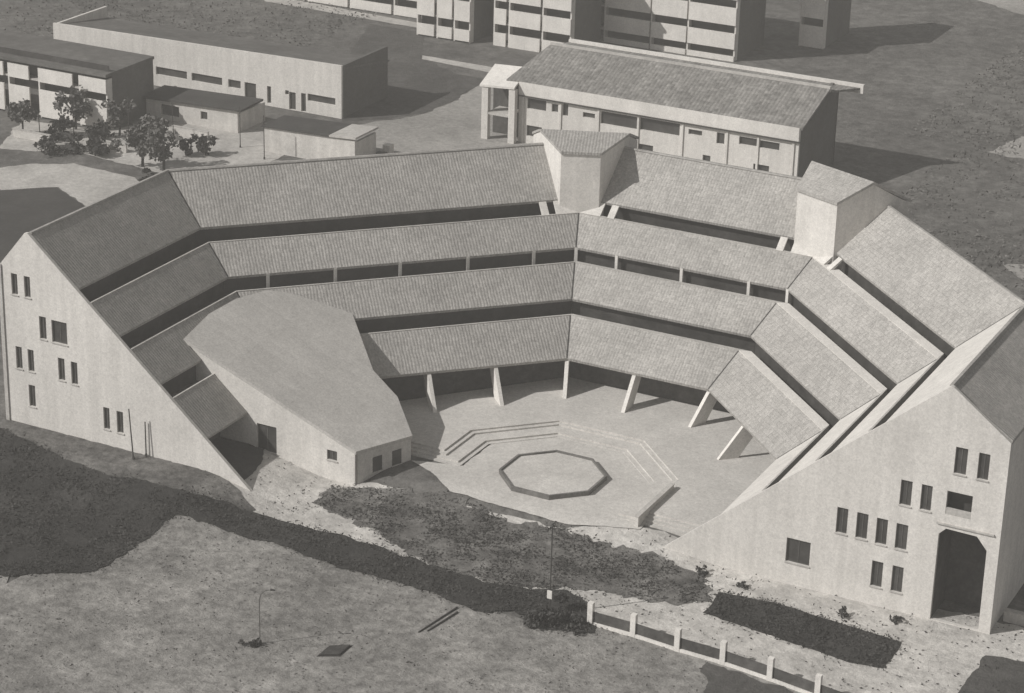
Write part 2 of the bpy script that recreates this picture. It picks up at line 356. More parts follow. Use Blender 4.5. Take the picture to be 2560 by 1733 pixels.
# partitions across the middle terrace
ze, zt = LV['e2'], LV['t3']; de, dt = dl(ze), dl(zt)
for i, pts in ((1, [(-24.63, 3.1), (-21.2, 6.8), (-17.76, 10.33), (-14.16, 14.14), (-10.47, 17.78)]), (2, [(-4.95, 20.04), (0.37, 19.9), (5.74, 20.0)])):
    n_ = norm(i); t = tang(i)
    for x, y in pts:
        s = Vector((x, y, 0)).dot(t); base = t * s + n_ * RS[i]
        prof = [(de - 0.03, zt - 0.78), (de - 0.03, ze - 0.03), (de + 0.2, ze - 0.03), (de + 0.2, zt - 0.78)]
        hw_ = 0.11
        A = [base + n_ * d + t * -hw_ + Vector((0, 0, z)) for d, z in prof]; B = [base + n_ * d + t * hw_ + Vector((0, 0, z)) for d, z in prof]
        MB().loft(A, B).build('partition', M['white'], TB)
for j in (1, 2):   # partitions standing in the creases
    t = tang(j) + tang(j + 1); t.normalize(); n_ = norm(j) + norm(j + 1); n_.normalize()
    p = [pos(j, 1, d, z) for d, z in [(de - .03, zt - .78), (de - .03, ze - .03), (de + .2, ze - .03), (de + .2, zt - .78)]]
    MB().loft([q - t * .13 for q in p], [q + t * .13 for q in p]).build('partition', M['white'], TB)
# raking fins that carry the lowest eave
def fin(top, foot, back):
    d = (foot - top); d.z = 0; d.normalize(); s = Vector((-d.y, d.x, 0)) * 0.14
    P = [top, foot, foot - d * 1.5, top - d * 1.2 - Vector((0, 0, .25)), top - d * 0.2]
    MB().loft([p - s for p in P], [p + s for p in P]).build('raking_fin', M['white'], TB)
for i, pts in ((1, [(-13.24, 6.26), (-9.36, 9.54)]), (2, [(0.0, 13.35)]), (3, [(10.33, 8.89)])):
    for x, y in pts:
        n_ = norm(i); t = tang(i); s = Vector((x, y, 0)).dot(t); e = t * s + n_ * RS[i]
        fin(e + Vector((0, 0, 2.78)), e - n_ * 1.75 + Vector((0, 0, 0.43)), 0)
for j in (1, 2):
    e = pos(j, 1, 0, 2.78); n_ = (norm(j) + norm(j + 1)).normalized(); fin(e, e - n_ * 1.75 - Vector((0, 0, 2.35)), 0)

# end walls with openings
def wall(outer, holes, plane_y, depth, name, m, parent, reveal=0.24):
    """outer/holes in (a,z); front face at y=plane_y, thickness behind it"""
    b = MB()
    loops = [[Vector((x, z, 0)) for x, z in outer]] + [[Vector((x, z, 0)) for x, z in hl] for hl in holes]
    flat = [p for l in loops for p in l]
    b.add([(p.x, plane_y, p.y) for p in flat], tessellate_polygon(loops))
    n = len(outer)
    b.add([(p.x, plane_y + depth, p.y) for p in flat], tessellate_polygon(loops))
    b.add([(x, plane_y, z) for x, z in outer] + [(x, plane_y + depth, z) for x, z in outer], [(i, (i + 1) % n, n + (i + 1) % n, n + i) for i in range(n)])
    for hl in holes:
        k = len(hl)
        b.add([(x, plane_y, z) for x, z in hl] + [(x, plane_y + reveal, z) for x, z in hl], [(i, (i + 1) % k, k + (i + 1) % k, k + i) for i in range(k)])
    return b.build(name, m, parent)
def rect(a0, a1, z0, z1): return [(a0, z0), (a1, z0), (a1, z1), (a0, z1)]
def window(r, y, parent, reveal=0.16):
    a0, a1, z0, z1 = r
    p = MB().box(a0 - .02, a1 + .02, y + reveal, y + reveal + .05, z0 - .02, z1 + .02).build('window', M['glass'], parent)
    f = MB(); e = 0.05; yy = y + reveal
    for x0, x1, q0, q1 in ((a0, a1, z0, z0 + e), (a0, a1, z1 - e, z1), (a0, a0 + e, z0 + e, z1 - e), (a1 - e, a1, z0 + e, z1 - e), ((a0 + a1) / 2 - .02, (a0 + a1) / 2 + .02, z0 + e, z1 - e)):
        f.box(x0, x1, yy - .035, yy - .002, q0, q1)
    f.build('frame', M['frame'], p)
    MB().box(a0 - .06, a1 + .06, y - .07, y - .003, z0 - .07, z0 - .004).build('sill', M['concrete'], p)
    return p
AW = [(-35.98, -35.45, 10.35, 11.9), (-34.88, -34.36, 10.35, 11.9), (-33.75, -33.16, 7.5, 9.17), (-32.7, -31.4, 7.46, 9.1), (-35.94, -35.4, 4.82, 6.48), (-34.9, -34.38, 4.82, 6.46), (-32.3, -31.74, 4.72, 6.38), (-31.2, -30.66, 4.65, 6.32), (-34.98, -34.42, 2.14, 3.77), (-28.6, -28.08, 1.85, 3.48), (-27.48, -26.94, 1.82, 3.44)]
lineA = lambda z: -(RS[0] + dl(z))
outerA = [(-36.75, -1.5), (lineA(-1.5), -1.5), (lineA(15.08), 15.08), (-34.62, 15.05), (-36.75, 12.55)]
wall(outerA, [rect(*r) for r in AW], BA, 0.25, 'end_wall', M['plaster'], TB)
for r in AW: window(r, BA, TB)
MB().box(-37.05, -36.76, BA - .1, BA + .2, -0.5, 12.4).build('downpipe', M['concrete'], TB)
FW = [(29.4, 30.16, 9.55, 11.3), (30.84, 31.53, 9.53, 11.25), (26.23, 26.96, 6.7, 8.37), (27.54, 28.23, 6.68, 8.37), (22.34, 23.06, 3.81, 5.56), (23.64, 24.38, 3.78, 5.52), (24.93, 25.65, 3.71, 5.46), (26.2, 26.95, 3.69, 5.41), (24.87, 25.6, .75, 2.5), (26.2, 26.92, .73, 2.5), (29.15, 30.74, 6.75, 8.32), (19.2, 20.8, 0.98, 2.65)]
lineF = lambda z: RS[4] + dl(z)
gate = [(28.87, -0.52), (31.95, -0.52), (31.93, 4.95), (31.25, 5.75), (29.3, 5.8), (28.88, 5.35)]
outerF = [(32.68, -1.5), (32.68, 12.25), (28.9, 15.05), (lineF(15.08), 15.08), (lineF(-1.5), -1.5)]
wall(outerF, [rect(*r) for r in FW] + [gate], BF, 0.25, 'end_wall', M['plaster'], TB)
for r in FW[:10] + FW[11:]: window(r, BF, TB)
lg = MB().box(29.13, 30.76, BF + .9, BF + 1.0, 6.6, 8.4).build('window', M['glass'], TB)
MB().box(29.16, 30.73, BF + .02, BF + .12, 6.76, 7.2).build('loggia_parapet', M['concrete'], TB)
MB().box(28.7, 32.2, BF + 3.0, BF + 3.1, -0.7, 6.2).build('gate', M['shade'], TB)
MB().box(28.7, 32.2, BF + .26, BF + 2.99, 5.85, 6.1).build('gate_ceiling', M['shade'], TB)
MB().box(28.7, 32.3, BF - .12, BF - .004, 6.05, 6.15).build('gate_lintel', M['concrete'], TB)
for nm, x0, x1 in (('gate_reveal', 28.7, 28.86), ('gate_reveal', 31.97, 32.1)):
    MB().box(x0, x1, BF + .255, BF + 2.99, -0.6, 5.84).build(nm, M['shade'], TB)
# stair towers on the two creases
def tower(j, hw, zt0, p1, z1, p2, z2):
    n_ = (norm(j) + norm(j + 1)).normalized(); t = (tang(j) + tang(j + 1)).normalized(); k = math.tan(math.pi / 8)
    P = pos(j, 1, dl(LV['t2']), 0) + n_ * 0.05
    pt = lambda d, s, z: Vector((*(P + n_ * d + t * s)[:2], z))
    W = [hw, hw + p1 * k, hw + p2 * k]; D = [0, p1, p2]; Z = [zt0 - .2, z1 - .2, z2 - .2]
    b = MB()
    vs = [pt(D[q], sg * W[q], z) for sg in (-1, 1) for q in range(3) for z in (9.0, Z[q])]
    b.add(vs, [(0, 1, 3, 2), (2, 3, 5, 4), (6, 8, 9, 7), (8, 10, 11, 9), (0, 6, 7, 1), (4, 5, 11, 10), (1, 7, 9, 3), (3, 9, 11, 5)])
    o = b.build('stair_tower', M['plaster'], TB)
    for q, sh in ((0, 0), (1, 0.004)):
        d0, d1 = D[q] - (.12 if q == 0 else 0), D[q + 1] + (0 if q == 0 else .15)
        A = [(d0, W[q] * 1.03, Z[q] + .005), (d1, W[q + 1] * 1.03, Z[q + 1] + .005)]
        vs = [pt(d, sg * w_, z + e) for e in (0, .2) for d, w_, z in A for sg in (-1, 1)]
        uvs = [((v - P).dot(t), (v - P).dot(n_)) for v in vs]
        MB().add(vs, [(0, 2, 3, 1), (4, 5, 7, 6), (0, 1, 5, 4), (2, 6, 7, 3), (0, 4, 6, 2), (1, 3, 7, 5)], uvs).build('tower_roof', M['tile'], o)
    return o
tower(1, 1.5, 15.75, 4.6, 16.0, 6.2, 15.2)
tower(2, 1.95, 15.65, 2.5, 17.0, 5.2, 15.4)
# white flanks with small square openings beside the towers
ze, zt = LV['e1'], LV['t2']; de, dt = dl(ze), dl(zt)
for i, sd in ((1, 1), (2, 0), (2, 1), (3, 0)):
    n_ = norm(i); t = tang(i) * (1 if sd == 0 else -1)
    c = pos(i, sd, dt, 0)
    prof = [(dt + 0.05, zt + 0.04), (de - 0.06, ze - 0.06), (de + 0.02, ze - 0.16), (dt + 0.2, zt - 0.09)]
    for a, e in ((0.0, 1.75), (2.35, 2.9)):
        k = math.tan(math.radians(22.5))
        A = [c + n_ * (d - dt) + t * (a + (0 if a else (d - dt) * k * -1)) + Vector((0, 0, z)) for d, z in prof]; B = [c + n_ * (d - dt) + t * e + Vector((0, 0, z)) for d, z in prof]
        MB().loft(A, B).build('tower_flank', M['plaster'], TB)

# ------------------------------------------------------------------ assembly hall wedged into the left corner
HB = -6.85
HP = [(-25.25, HB), (-11.5, HB), (-9.71, -2.32), (-12.38, 0.28), (-14.95, 1.28), (-19.85, 6.11), (-22.4, 4.3), (-24.4, 2.4), (-25.3, -0.3), (-25.6, -3.2)]
zroof = lambda x, y: 7.42 - 0.386 * (x + 25.25) + 0.115 * (y - HB)
HALL = thing('assembly_hall', (-16, -1, -0.6), 'white hall with one large sloping light grey roof wedged into the left corner', 'hall')
b = MB(); vs = []
cx, cy = sum(p[0] for p in HP) / len(HP), sum(p[1] for p in HP) / len(HP)
HR = [(x + (x - cx) * 0.012, y + (y - cy) * 0.012) for x, y in HP]
vs = [(x, y, zroof(x, y) - .24) for x, y in HR] + [(x, y, zroof(x, y)) for x, y in HR]; n = len(HR)
uvs = [(y, x) for x, y, z in vs]
b.add(vs, [tuple(range(n - 1, -1, -1)), tuple(range(n, 2 * n))] + [(i, (i + 1) % n, n + (i + 1) % n, n + i) for i in range(n)], uvs)
b.build('sloping_roof', M['membrane'], HALL)
hw = [(-19.44, -17.84, 0.34, 2.35), (-13.76, -12.96, 0.93, 1.66)]
zt_ = lambda x: zroof(x, HB) - .245
wall([(-25.2, -1.5), (-11.55, -1.5), (-11.55, zt_(-11.55)), (-25.2, zt_(-25.2))], [rect(*r) for r in hw], HB + .02, 0.22, 'front_wall', M['plaster'], HALL, 0.2)
for r in hw: window(r, HB + .02, HALL, 0.14)
b = MB()
for k in range(1, 5):
    p, q = Vector((*HP[k], 0)), Vector((*HP[k + 1], 0)); d = (q - p).normalized(); nn = Vector((-d.y, d.x, 0)) * 0.22
    if k == 1: p = p + d * 0.23
    else: p = p + d * 0.005
    P4 = [p, q, q + nn, p + nn]
    MB().loft([(v.x, v.y, -1.5) for v in P4], [(v.x, v.y, zroof(v.x, v.y) - .25) for v in P4]).build('side_wall', M['plaster_old'], HALL)
p, q = Vector((*HP[1], 0)), Vector((*HP[2], 0)); d = (q - p).normalized(); nn = Vector((d.y, -d.x, 0))
for s in (1.5, 3.2):
    c = p + d * s
    P4 = [c + nn * .004, c + d * .8 + nn * .004, c + d * .8 + nn * .03, c + nn * .03]
    wq = MB().loft([(v.x, v.y, .05) for v in P4], [(v.x, v.y, 1.15) for v in P4]).build('window', M['glass'], HALL)
    P4 = [c - d * .06 + nn * .004, c + d * .86 + nn * .004, c + d * .86 + nn * .09, c - d * .06 + nn * .09]
    MB().loft([(v.x, v.y, -.04) for v in P4], [(v.x, v.y, .04) for v in P4]).build('sill', M['concrete'], wq)

# ------------------------------------------------------------------ plaza: stepped rings and the octagonal platform
def octa(d, i, s): # crease point of a plain octagon with apothem d
    D = d / math.cos(math.pi / 8); a = [math.radians(157.5), math.radians(112.5), math.radians(67.5), math.radians(22.5)][i]
    return (D * math.cos(a), D * math.sin(a))
for k, (d, z) in enumerate(((6.2, .12), (6.55, .24), (7.7, .36), (8.05, .48))):
    y0 = -1.6 + .35 * k; y1 = -3.4 + .35 * k
    ins = [(-d, y0)] + [octa(d, i, 0) for i in range(4)] + [(d, y1)]
    D = 11.0 + .02 * k
    outs = [(17.2 - .02 * k, y1), (17.2 - .02 * k, 6)] + [pos(i, 1, 2.28 - .01 * k, 0)[:2] for i in (2, 1)] + [(-16.0, 4.0), (-11.6 - .02 * k, -0.6), (-10.6 - .02 * k, y0)]
    tag(MB().prism(ins + outs, -1.0, z).build('plaza_step', M['paving']), kind='structure')
sheet('plaza', [(-7.5, -3.4), (-9.6, -2.5), (-6.1, -1.4), (-6.0, 6), (0, 9), (6, 6), (8.6, 3), (8.6, -4.2), (4, -5.6), (-2, -5.4), (-5, -5.2)], M['paving'], 0.08, 0.12, 0.4, 0.5)
PLT = thing('platform', (0.1, 0.1, 0), 'low octagonal stone platform with a raised rim in the middle of the plaza', 'platform')
oc = lambda r: [(0.1 + r * math.cos(math.radians(22.5 + 45 * k)), 0.1 + r * math.sin(math.radians(22.5 + 45 * k))) for k in range(8)]
MB().prism(oc(3.55), -0.5, 0.30).build('platform_base', M['paving'], PLT)
b = MB(); O, I = oc(3.72), oc(3.56)
for k in range(8):
    q = [O[k], O[(k + 1) % 8], I[(k + 1) % 8], I[k]]
    b.prism(q, -0.4, 0.42)
b.build('rim', M['stone'], PLT)
WL_ = thing('low_wall', (8.3, -1.1, 0), 'low straight white wall on the right of the plaza steps', 'wall')
MB().box(8.15, 8.4, -4.0, 1.8, -0.6, 0.8).build('wall_body', M['plaster'], WL_)
MB().box(8.11, 8.44, -4.04, 1.84, 0.802, 0.86).build('coping', M['concrete'], WL_)

# ------------------------------------------------------------------ fence at the lower edge
FN = thing('fence', (18.5, -17, G), 'low fence of white concrete posts on a kerb along the lower lawn', 'fence')
posts = [(10.91, -16.39), (13.81, -16.44), (16.86, -16.74), (19.85, -16.84), (23.01, -17.23), (26.17, -17.74), (29.3, -18.2)]
for x, y in posts: MB().box(x - .17, x + .17, y - .17, y + .17, G - .2, G + 1.55).build('post', M['white'], FN)
for p, q in zip(posts[:-1], posts[1:]):
    b = MB(); d = Vector((q[0] - p[0], q[1] - p[1])); L = d.length; d.normalize(); nn = Vector((-d.y, d.x))
    o_ = Vector(p) + d * .19 - nn * .14
    b.obox((o_.x, o_.y), d, nn, L - .38, .28, G - .2, G + .26); b.build('kerb', M['white'], FN)
    b = MB(); o_ = Vector(p) + d * .175 - nn * .03; b.obox((o_.x, o_.y), d, nn, L - .35, .06, G + .262, G + .95); b.build('panel', M['shade'], FN)
# garden wall at the right-hand corner
GW = thing('garden_wall', (33.6, -3.4, G), 'small pale wall beside the right gable corner', 'wall')
MB().box(32.9, 38.5, -3.2, -2.85, G - .3, G + .7).build('wall_body', M['plaster_old'], GW)
MB().box(32.87, 38.53, -3.24, -2.81, G + .702, G + .78).build('coping', M['concrete'], GW)

# ------------------------------------------------------------------ poles and small things in the open ground
def pole(name, x, y, top, lean, label, cat, group=None, r=0.05):
    z = h(x, y); o = thing(name, (x, y, z), label, cat, group)
    MB().tube((x, y, z - .3), (x + lean[0], y + lean[1], top), r, r * .8).build('shaft', M['pole'], o)
    MB().tube((x, y, z - .02), (x, y, z + .25), r * 2.2, r * 1.6).build('base_collar', M['metal'], o)
    return o
pole('pole', -25.43, -13.04, 4.35, (-.25, 0), 'thin dark leaning pole in front of the left gable wall, the taller of two', 'pole')
pole('pole', -24.98, -10.71 - 1.5, 3.24, (0, 0), 'short thin upright pole close to the left gable wall', 'pole')
pm = pole('lamp_post', 8.16, -16.49, 5.47, (0, 0), 'tall thin dark lamp post rising from the dark bushes left of the fence', 'lamp post')
MB().tube((8.16, -16.49, 5.45), (8.16, -16.49, 5.62), .16, .06).build('lamp_head', M['metal'], pm)
MB().box(8.0, 8.32, -16.6, -16.54, 0.55, 1.1).build('sign_plate', M['white'], pm)
lf = thing('lamp_post', (-5.19, -28.5, G), 'short dark lamp post with bent neck standing on the open lawn', 'lamp post')
b = MB(); pts = [(-5.19, -28.5, G - .2), (-5.19, -28.5, G + 3.0), (-5.12, -28.42, G + 3.4), (-4.9, -28.3, G + 3.62), (-4.6, -28.15, G + 3.68)]
for p, q in zip(pts[:-1], pts[1:]): b.tube(p, q, .035, .03)
b.build('shaft', M['frame'], lf)
MB().tube((-4.62, -28.16, G + 3.69), (-4.36, -28.04, G + 3.66), .07, .05).build('lamp_head', M['metal'], lf)
MB().tube((-5.19, -28.5, G - .1), (-5.19, -28.5, G + .3), .16, .1).build('base_collar', M['metal'], lf)
ph = pole('pole', -56.38, 51.27, 3.8, (0, 0), 'thin dark pole at the left corner of the flat roofed annex', 'pole')
hb = thing('hatch', (-0.85, -27.0, G), 'dark slanted hatch cover lying in the lawn near the bottom', 'hatch')
MB().prism([(-1.34, -27.99), (-0.35, -27.36), (-0.38, -26.04), (-1.35, -26.72)], G - .1, G + .16).build('cover', M['metal'], hb)
MB().prism([(-1.46, -28.15), (-0.23, -27.42), (-0.26, -25.9), (-1.47, -26.64)], G - .12, G + .07).build('surround', M['soil'], hb)
for k, (p, q) in enumerate((((2.89, -18.7), (2.35, -22.6)), ((3.2, -19.2), (2.75, -22.2)))):
    o = MB().tube((*p, G + .12), (*q, G + .10), .06, .045).build('pole', M['pole'])
    tag(o, ['longer dark pole lying on the lawn below the bushes', 'shorter dark pole lying on the lawn beside a longer one'][k], 'pole')

# ------------------------------------------------------------------ bushes and trees
def crown(cx, cy, cz, rx, rz, n, s, clumps):
    b = MB(); cl = [(Vector((random.gauss(0, .45) * rx, random.gauss(0, .45) * rx, random.uniform(-.7, .7) * rz)), random.uniform(.3, .55)) for _ in range(clumps)]
    for k in range(n):
        c, r = random.choice(cl)
        v = Vector((random.gauss(0, 1), random.gauss(0, 1), random.gauss(0, 1))).normalized() * r * random.random() ** .4
        p = Vector((cx, cy, cz)) + c + Vector((v.x * rx, v.y * rx, v.z * rz))
        d = Vector((random.gauss(0, 1), random.gauss(0, 1), random.gauss(0, 1))).normalized(); e = d.orthogonal().normalized(); q = s * random.uniform(.6, 1.4)
        b.add([p - d * q, p + e * q * .55, p + d * q, p - e * q * .55], [(0, 1, 2, 3)])
    return b
def tree(x, y, H, r, label, m='leaf', n=1500, group=None, s=.22):
    z = h(x, y); o = thing('tree', (x, y, z), label, 'tree', group or 'small trees on the left of the yard')
    b = MB().tube((x, y, z - .3), (x + .1, y, z + H * .45), H * .035, H * .022)
    for k in range(6):
        a = k * 1.05 + random.random(); q = z + H * random.uniform(.3, .5)
        b.tube((x + .1, y, q), (x + math.cos(a) * r * .7, y + math.sin(a) * r * .7, q + H * random.uniform(.2, .42)), H * .014, H * .005, 6)
    b.build('trunk', M['bark'], o)
    crown(x, y, z + H * .66, r, H * .36, n, s, 16).build('crown', M[m], o)
    return o
def bush(x, y, H, r, label, m='leaf', n=500, group=None, s=.2):
    z = h(x, y); o = crown(x, y, z + H * .45, r, H * .6, n, s, 8).build('bush', M[m]); tag(o, label, 'bush', group or 'bushes in the open ground'); return o
tree(-65.0, 43.4, 4.6, 1.7, 'left one of two thin bare looking trees before the left white house', 'leaf_pale', 900)
tree(-62.0, 42.6, 5.0, 1.9, 'right one of two thin trees in front of the left white house', 'leaf_pale', 1100)
tree(-77.5, 49.6, 4.2, 1.6, 'dark round tree right before the end of the balcony house', 'leaf_pale', 700)
tree(-72.6, 50.2, 3.6, 1.5, 'small dark tree between the balcony house and the annex', 'leaf_pale', 600)
tree(-80.6, 45.2, 3.4, 1.6, 'leftmost small tree below the balcony house', 'leaf_pale', 600)
for k, (x, y, t_) in enumerate(((-79.5, 46.5, 3.4), (-76.2, 47.6, 4.2), (-71.0, 49.5, 3.8), (-67.4, 52.0, 3.2), (-60.4, 53.2, 3.6))):
    pole('pole', x, y, t_, (.1 * (k % 3 - 1), 0), ['thin pole farthest left, below the balcony house', 'tallest thin pole before the balcony house', 'thin pole between the balcony house and the dark roofed annex', 'thin pole in front of the dark roofed annex', 'thin pole between the two annexes'][k], 'pole', 'thin poles in the left yard', r=.045)
for k, (x, y, l) in enumerate(((-79.0, 44.6, 4.5), (-70.5, 46.0, 3.6), (-66.5, 53.6, 4.2))):
    MBw = thing('yard_wall', (x, y, G), ['longer low pale wall farthest left in the yard', 'short low pale wall behind the two thin trees', 'low pale wall before the dark roofed annex'][k], 'wall', 'low walls in the left yard')
    MB().box(x - l / 2, x + l / 2, y - .12, y + .12, G - .2, G + .8).build('wall_body', M['plaster_old'], MBw)
    MB().box(x - l / 2 - .04, x + l / 2 + .04, y - .16, y + .16, G + .802, G + .87).build('coping', M['concrete'], MBw)
bush(-63.6, 48.4, 1.9, .7, 'small upright dark bush in the yard before the annex', n=260)
bush(-62.0, 49.2, 2.1, 1.0, 'rounder dark bush right beside a smaller one in the yard', n=420)
bush(-70.6, 44.0, 1.6, 1.8, 'broad dark bush at the edge of the pale path', n=700)
bush(-74.8, 43.6, 1.3, 2.2, 'wide low bush at the far left edge of the path', n=700)
bush(-61.4, 40.0, 0.9, 1.4, 'low dark hedge lump beside the pale path near the ridge', n=420)
bush(-77.0, 46.5, 1.8, 1.6, 'dark bush below the left balcony house', n=600)
bush(-73.4, 48.6, 1.6, 1.5, 'dark bush at the corner of the balcony house', n=600)
bush(8.6, -17.4, 1.3, 1.3, 'dark bush round the foot of the tall lamp post', n=900, s=.16)
bush(10.2, -17.4, 0.8, 0.9, 'low dark bush at the left end of the white fence', n=500, s=.15)
bush(-5.3, -28.9, .5, .5, 'small dark tuft at the foot of the bent lamp post', n=160, s=.12)
for k, (x, y) in enumerate(((14.2, -7.0), (17.1, -7.2), (27.2, -6.6), (24.0, -7.6))):
    bush(x, y, .5, .4, ['tiny dark shrub left of the square window wall', 'tiny shrub below the square window', 'small shrub just left of the gate', 'small shrub under the paired ground windows'][k], n=90, s=.12)
BX = thing('crate', (-47.0, 58.9, G), 'small pale crate in the yard with a dark block made as its shadow', 'crate')
MB().box(-47.5, -46.7, 58.6, 59.4, G, G + 1.0).build('crate_body', M['white'], BX)
MB().box(-47.9, -46.9, 57.6, 58.5, G, G + .35).build('crate_shadow', M['metal'], BX)  # dark block added to stand for the crate's shadow
# rough vegetation on the slopes behind, too many clumps to count
b = MB()
def clumps(x0, x1, y0, y1, n, sz, keep):
    for _ in range(n):
        x = random.uniform(x0, x1); y = random.uniform(y0, y1)
        if not keep(x, y): continue
        if noise.noise(Vector((x * .05, y * .05, 1))) * .6 + noise.noise(Vector((x * .3, y * .3, 4))) * .5 < random.uniform(-.5, .35): continue
        p = Vector((x, y, G + random.uniform(.05, sz))); d = Vector((random.gauss(0, 1), random.gauss(0, 1), random.gauss(0, .5))).normalized(); e = d.orthogonal().normalized()
        q = random.uniform(.09, .22); b.add([p - d * q, p + e * q * .5, p + d * q, p - e * q * .5], [(0, 1, 2, 3)])
clumps(-140, -62, 72, 150, 30000, .28, lambda x, y: not (-95 < x < -55 and 62 < y < 80) and not (x > -75 and y > 80))
clumps(-6, 60, 40, 190, 52000, .28, lambda x, y: x > 0 or y > 92)
tag(b.build('scrub', M['leaf_pale']), kind='stuff')

# ------------------------------------------------------------------ the houses behind
def pane(parent, a0, a1, y, z0, z1, m='glass'):
    return MB().box(a0, a1, y - .02, y + .04, z0, z1).build('window', M[m], parent)
# long two storey house with a tiled roof, right behind the octagon
MBK = thing('long_house', (-23, 75, G), 'long white two storey house with a big dark tiled roof right behind the octagon', 'house')
b0 = 69.28
wins = [(-37.3, -35.2, 3.0, 4.07), (-34.6, -33.9, 3.1, 3.9), (-33.42, -32.8, 2.9, 4.1), (-31.2, -29.9, 3.1, 3.6), (-29.27, -25.4, 2.75, 4.0), (-25.1, -20.92, 2.82, 4.04), (-20.0, -18.6, 3.2, 3.7), (-17.09, -16.28, 2.75, 3.85), (-14.79, -12.98, 3.07, 3.84), (-12.73, -10.71, 3.06, 3.8)]
low = [(-37.3, -35.6, .2, 1.3), (-30.5, -29.2, .2, 1.4), (-25.2, -23.6, .2, 1.4), (-18.4, -17.6, .2, 1.4), (-13.2, -11.6, .2, 1.4)]
wall([(-38.2, G - .5), (-8.8, G - .5), (-8.8, 5.55), (-38.2, 5.55)], [rect(*r) for r in wins + low], b0, .3, 'front_wall', M['plaster'], MBK, .28)
for r in wins + low: pane(MBK, r[0] - .02, r[1] + .02, b0 + .24, r[2] - .02, r[3] + .02)
for x in (-37.7, -33.6, -29.5, -25.25, -20.6, -16.0, -12.85, -9.3): MB().box(x - .1, x + .1, b0 - .12, b0 - .003, G, 4.3).build('pilaster', M['plaster'], MBK)
MB().box(-38.2, -8.8, b0 - .16, b0 - .004, 4.32, 5.62).build('fascia', M['white'], MBK)
MB().box(-38.6, -8.6, b0 - .3, b0 - .17, 4.2, 4.3).build('gutter', M['metal'], MBK)
MB().box(-9.1, -8.8, b0 + .31, 79.5, G - .5, 5.5).build('side_wall', M['shade_wall'], MBK)
MB().loft([(-9.1, b0 + .31, 5.5), (-9.1, 77.8, 7.9), (-9.1, 79.5, 7.0), (-9.1, 79.5, 5.5)], [(-8.8, b0 + .31, 5.5), (-8.8, 77.8, 7.9), (-8.8, 79.5, 7.0), (-8.8, 79.5, 5.5)]).build('gable', M['shade_wall'], MBK)
MB().box(-38.2, -37.9, b0 + .31, 79.5, G - .5, 5.5).build('side_wall', M['plaster'], MBK)
MB().box(-38.2, -8.8, 79.2, 79.5, G - .5, 6.8).build('rear_wall', M['plaster_old'], MBK)
y0, z0, y1, z1 = b0 - .1, 5.64, 75.4, 7.95
b = MB(); vs = [(-39.6, y0, z0), (-8.5, y0, z0), (-8.3, y1, z1), (-38.0, y1, z1)]
vs = vs + [(x, y, z - .2) for x, y, z in vs]
b.add(vs, [(0, 1, 2, 3), (7, 6, 5, 4), (0, 4, 5, 1), (1, 5, 6, 2), (2, 6, 7, 3), (3, 7, 4, 0)], [(x, y * 1.08) for x, y, z in vs])
b.build('roof', M['tile_far'], MBK)
MB().box(-38.0, -8.3, 75.42, 75.75, 7.6, 8.15).build('ridge_kerb', M['concrete'], MBK)
b = MB(); vs = [(-38.0, 75.76, 7.7), (-8.2, 75.76, 7.7), (-6.2, 78.0, 7.75), (-37.2, 78.0, 7.75)]; vs += [(x, y, z - .2) for x, y, z in vs]
b.add(vs, [(0, 1, 2, 3), (7, 6, 5, 4), (0, 4, 5, 1), (1, 5, 6, 2), (2, 6, 7, 3), (3, 7, 4, 0)], [(x, y) for x, y, z in vs]); b.build('rear_roof', M['tile_far'], MBK)
MB().box(-37.2, -5.9, 78.02, 78.4, 7.2, 8.05).build('rear_parapet', M['white'], MBK)
# loggia tower at its left end
MB().box(-38.9, -38.22, b0 - .9, b0 - .3, G - .5, 4.9).build('pillar', M['plaster'], MBK)
MB().box(-41.9, -41.2, b0 - .9, b0 - .3, G - .5, 5.0).build('pillar', M['plaster'], MBK)
MB().box(-41.9, -38.21, b0 + 1.6, b0 + 1.8, G - .5, 5.2).build('loggia_wall', M['shade'], MBK)
MB().box(-41.19, -38.91, b0 - .85, b0 + 1.59, 2.0, 2.25).build('loggia_floor', M['concrete'], MBK)
b = MB(); b.loft([(-42.1, b0 - 1.0, 4.95), (-42.1, b0 + 2.2, 6.3), (-42.1, b0 + 2.2, 6.1), (-42.1, b0 - 1.0, 4.75)], [(-38.25, b0 - 1.0, 5.2), (-38.25, b0 + 2.2, 6.5), (-38.25, b0 + 2.2, 6.3), (-38.25, b0 - 1.0, 5.0)]); b.build('loggia_roof', M['white'], MBK)

# left white house with annexes
LH = thing('white_house', (-75, 70, G), 'long white house with a broad blank upper wall on the left behind the octagon', 'house')
b0 = 66.7
wins = [(-92.8, -90.64, .85, 1.5), (-88.69, -87.18, .8, 1.45), (-86.67, -85.23, -.5, 1.45), (-83.98, -83.29, -.4, 1.5), (-83.0, -80.33, .7, 1.5), (-79.84, -75.91, .65, 1.5), (-75.32, -71.51, .65, 1.5), (-70.75, -69.22, .65, 1.5), (-68.74, -67.33, -.3, 1.5), (-65.99, -65.51, -.3, 1.5), (-63.8, -63.35, .95, 1.4), (-63.32, -62.52, -.55, 1.3), (-61.88, -61.3, -.55, 1.4), (-61.09, -57.78, .7, 1.45)]
wall([(-93.1, G - .5), (-57.05, G - .5), (-57.05, 4.95), (-93.1, 4.3)], [rect(*r) for r in wins], b0, .3, 'front_wall', M['plaster'], LH, .28)
for r in wins: pane(LH, r[0] - .02, r[1] + .02, b0 + .24, r[2] - .02, r[3] + .02)
MB().box(-93.1, -92.8, b0 + .31, 76, G - .5, 4.2).build('side_wall', M['plaster'], LH)
MB().box(-57.35, -57.05, b0 + .31, 76, G - .5, 4.9).build('side_wall', M['shade_wall'], LH)
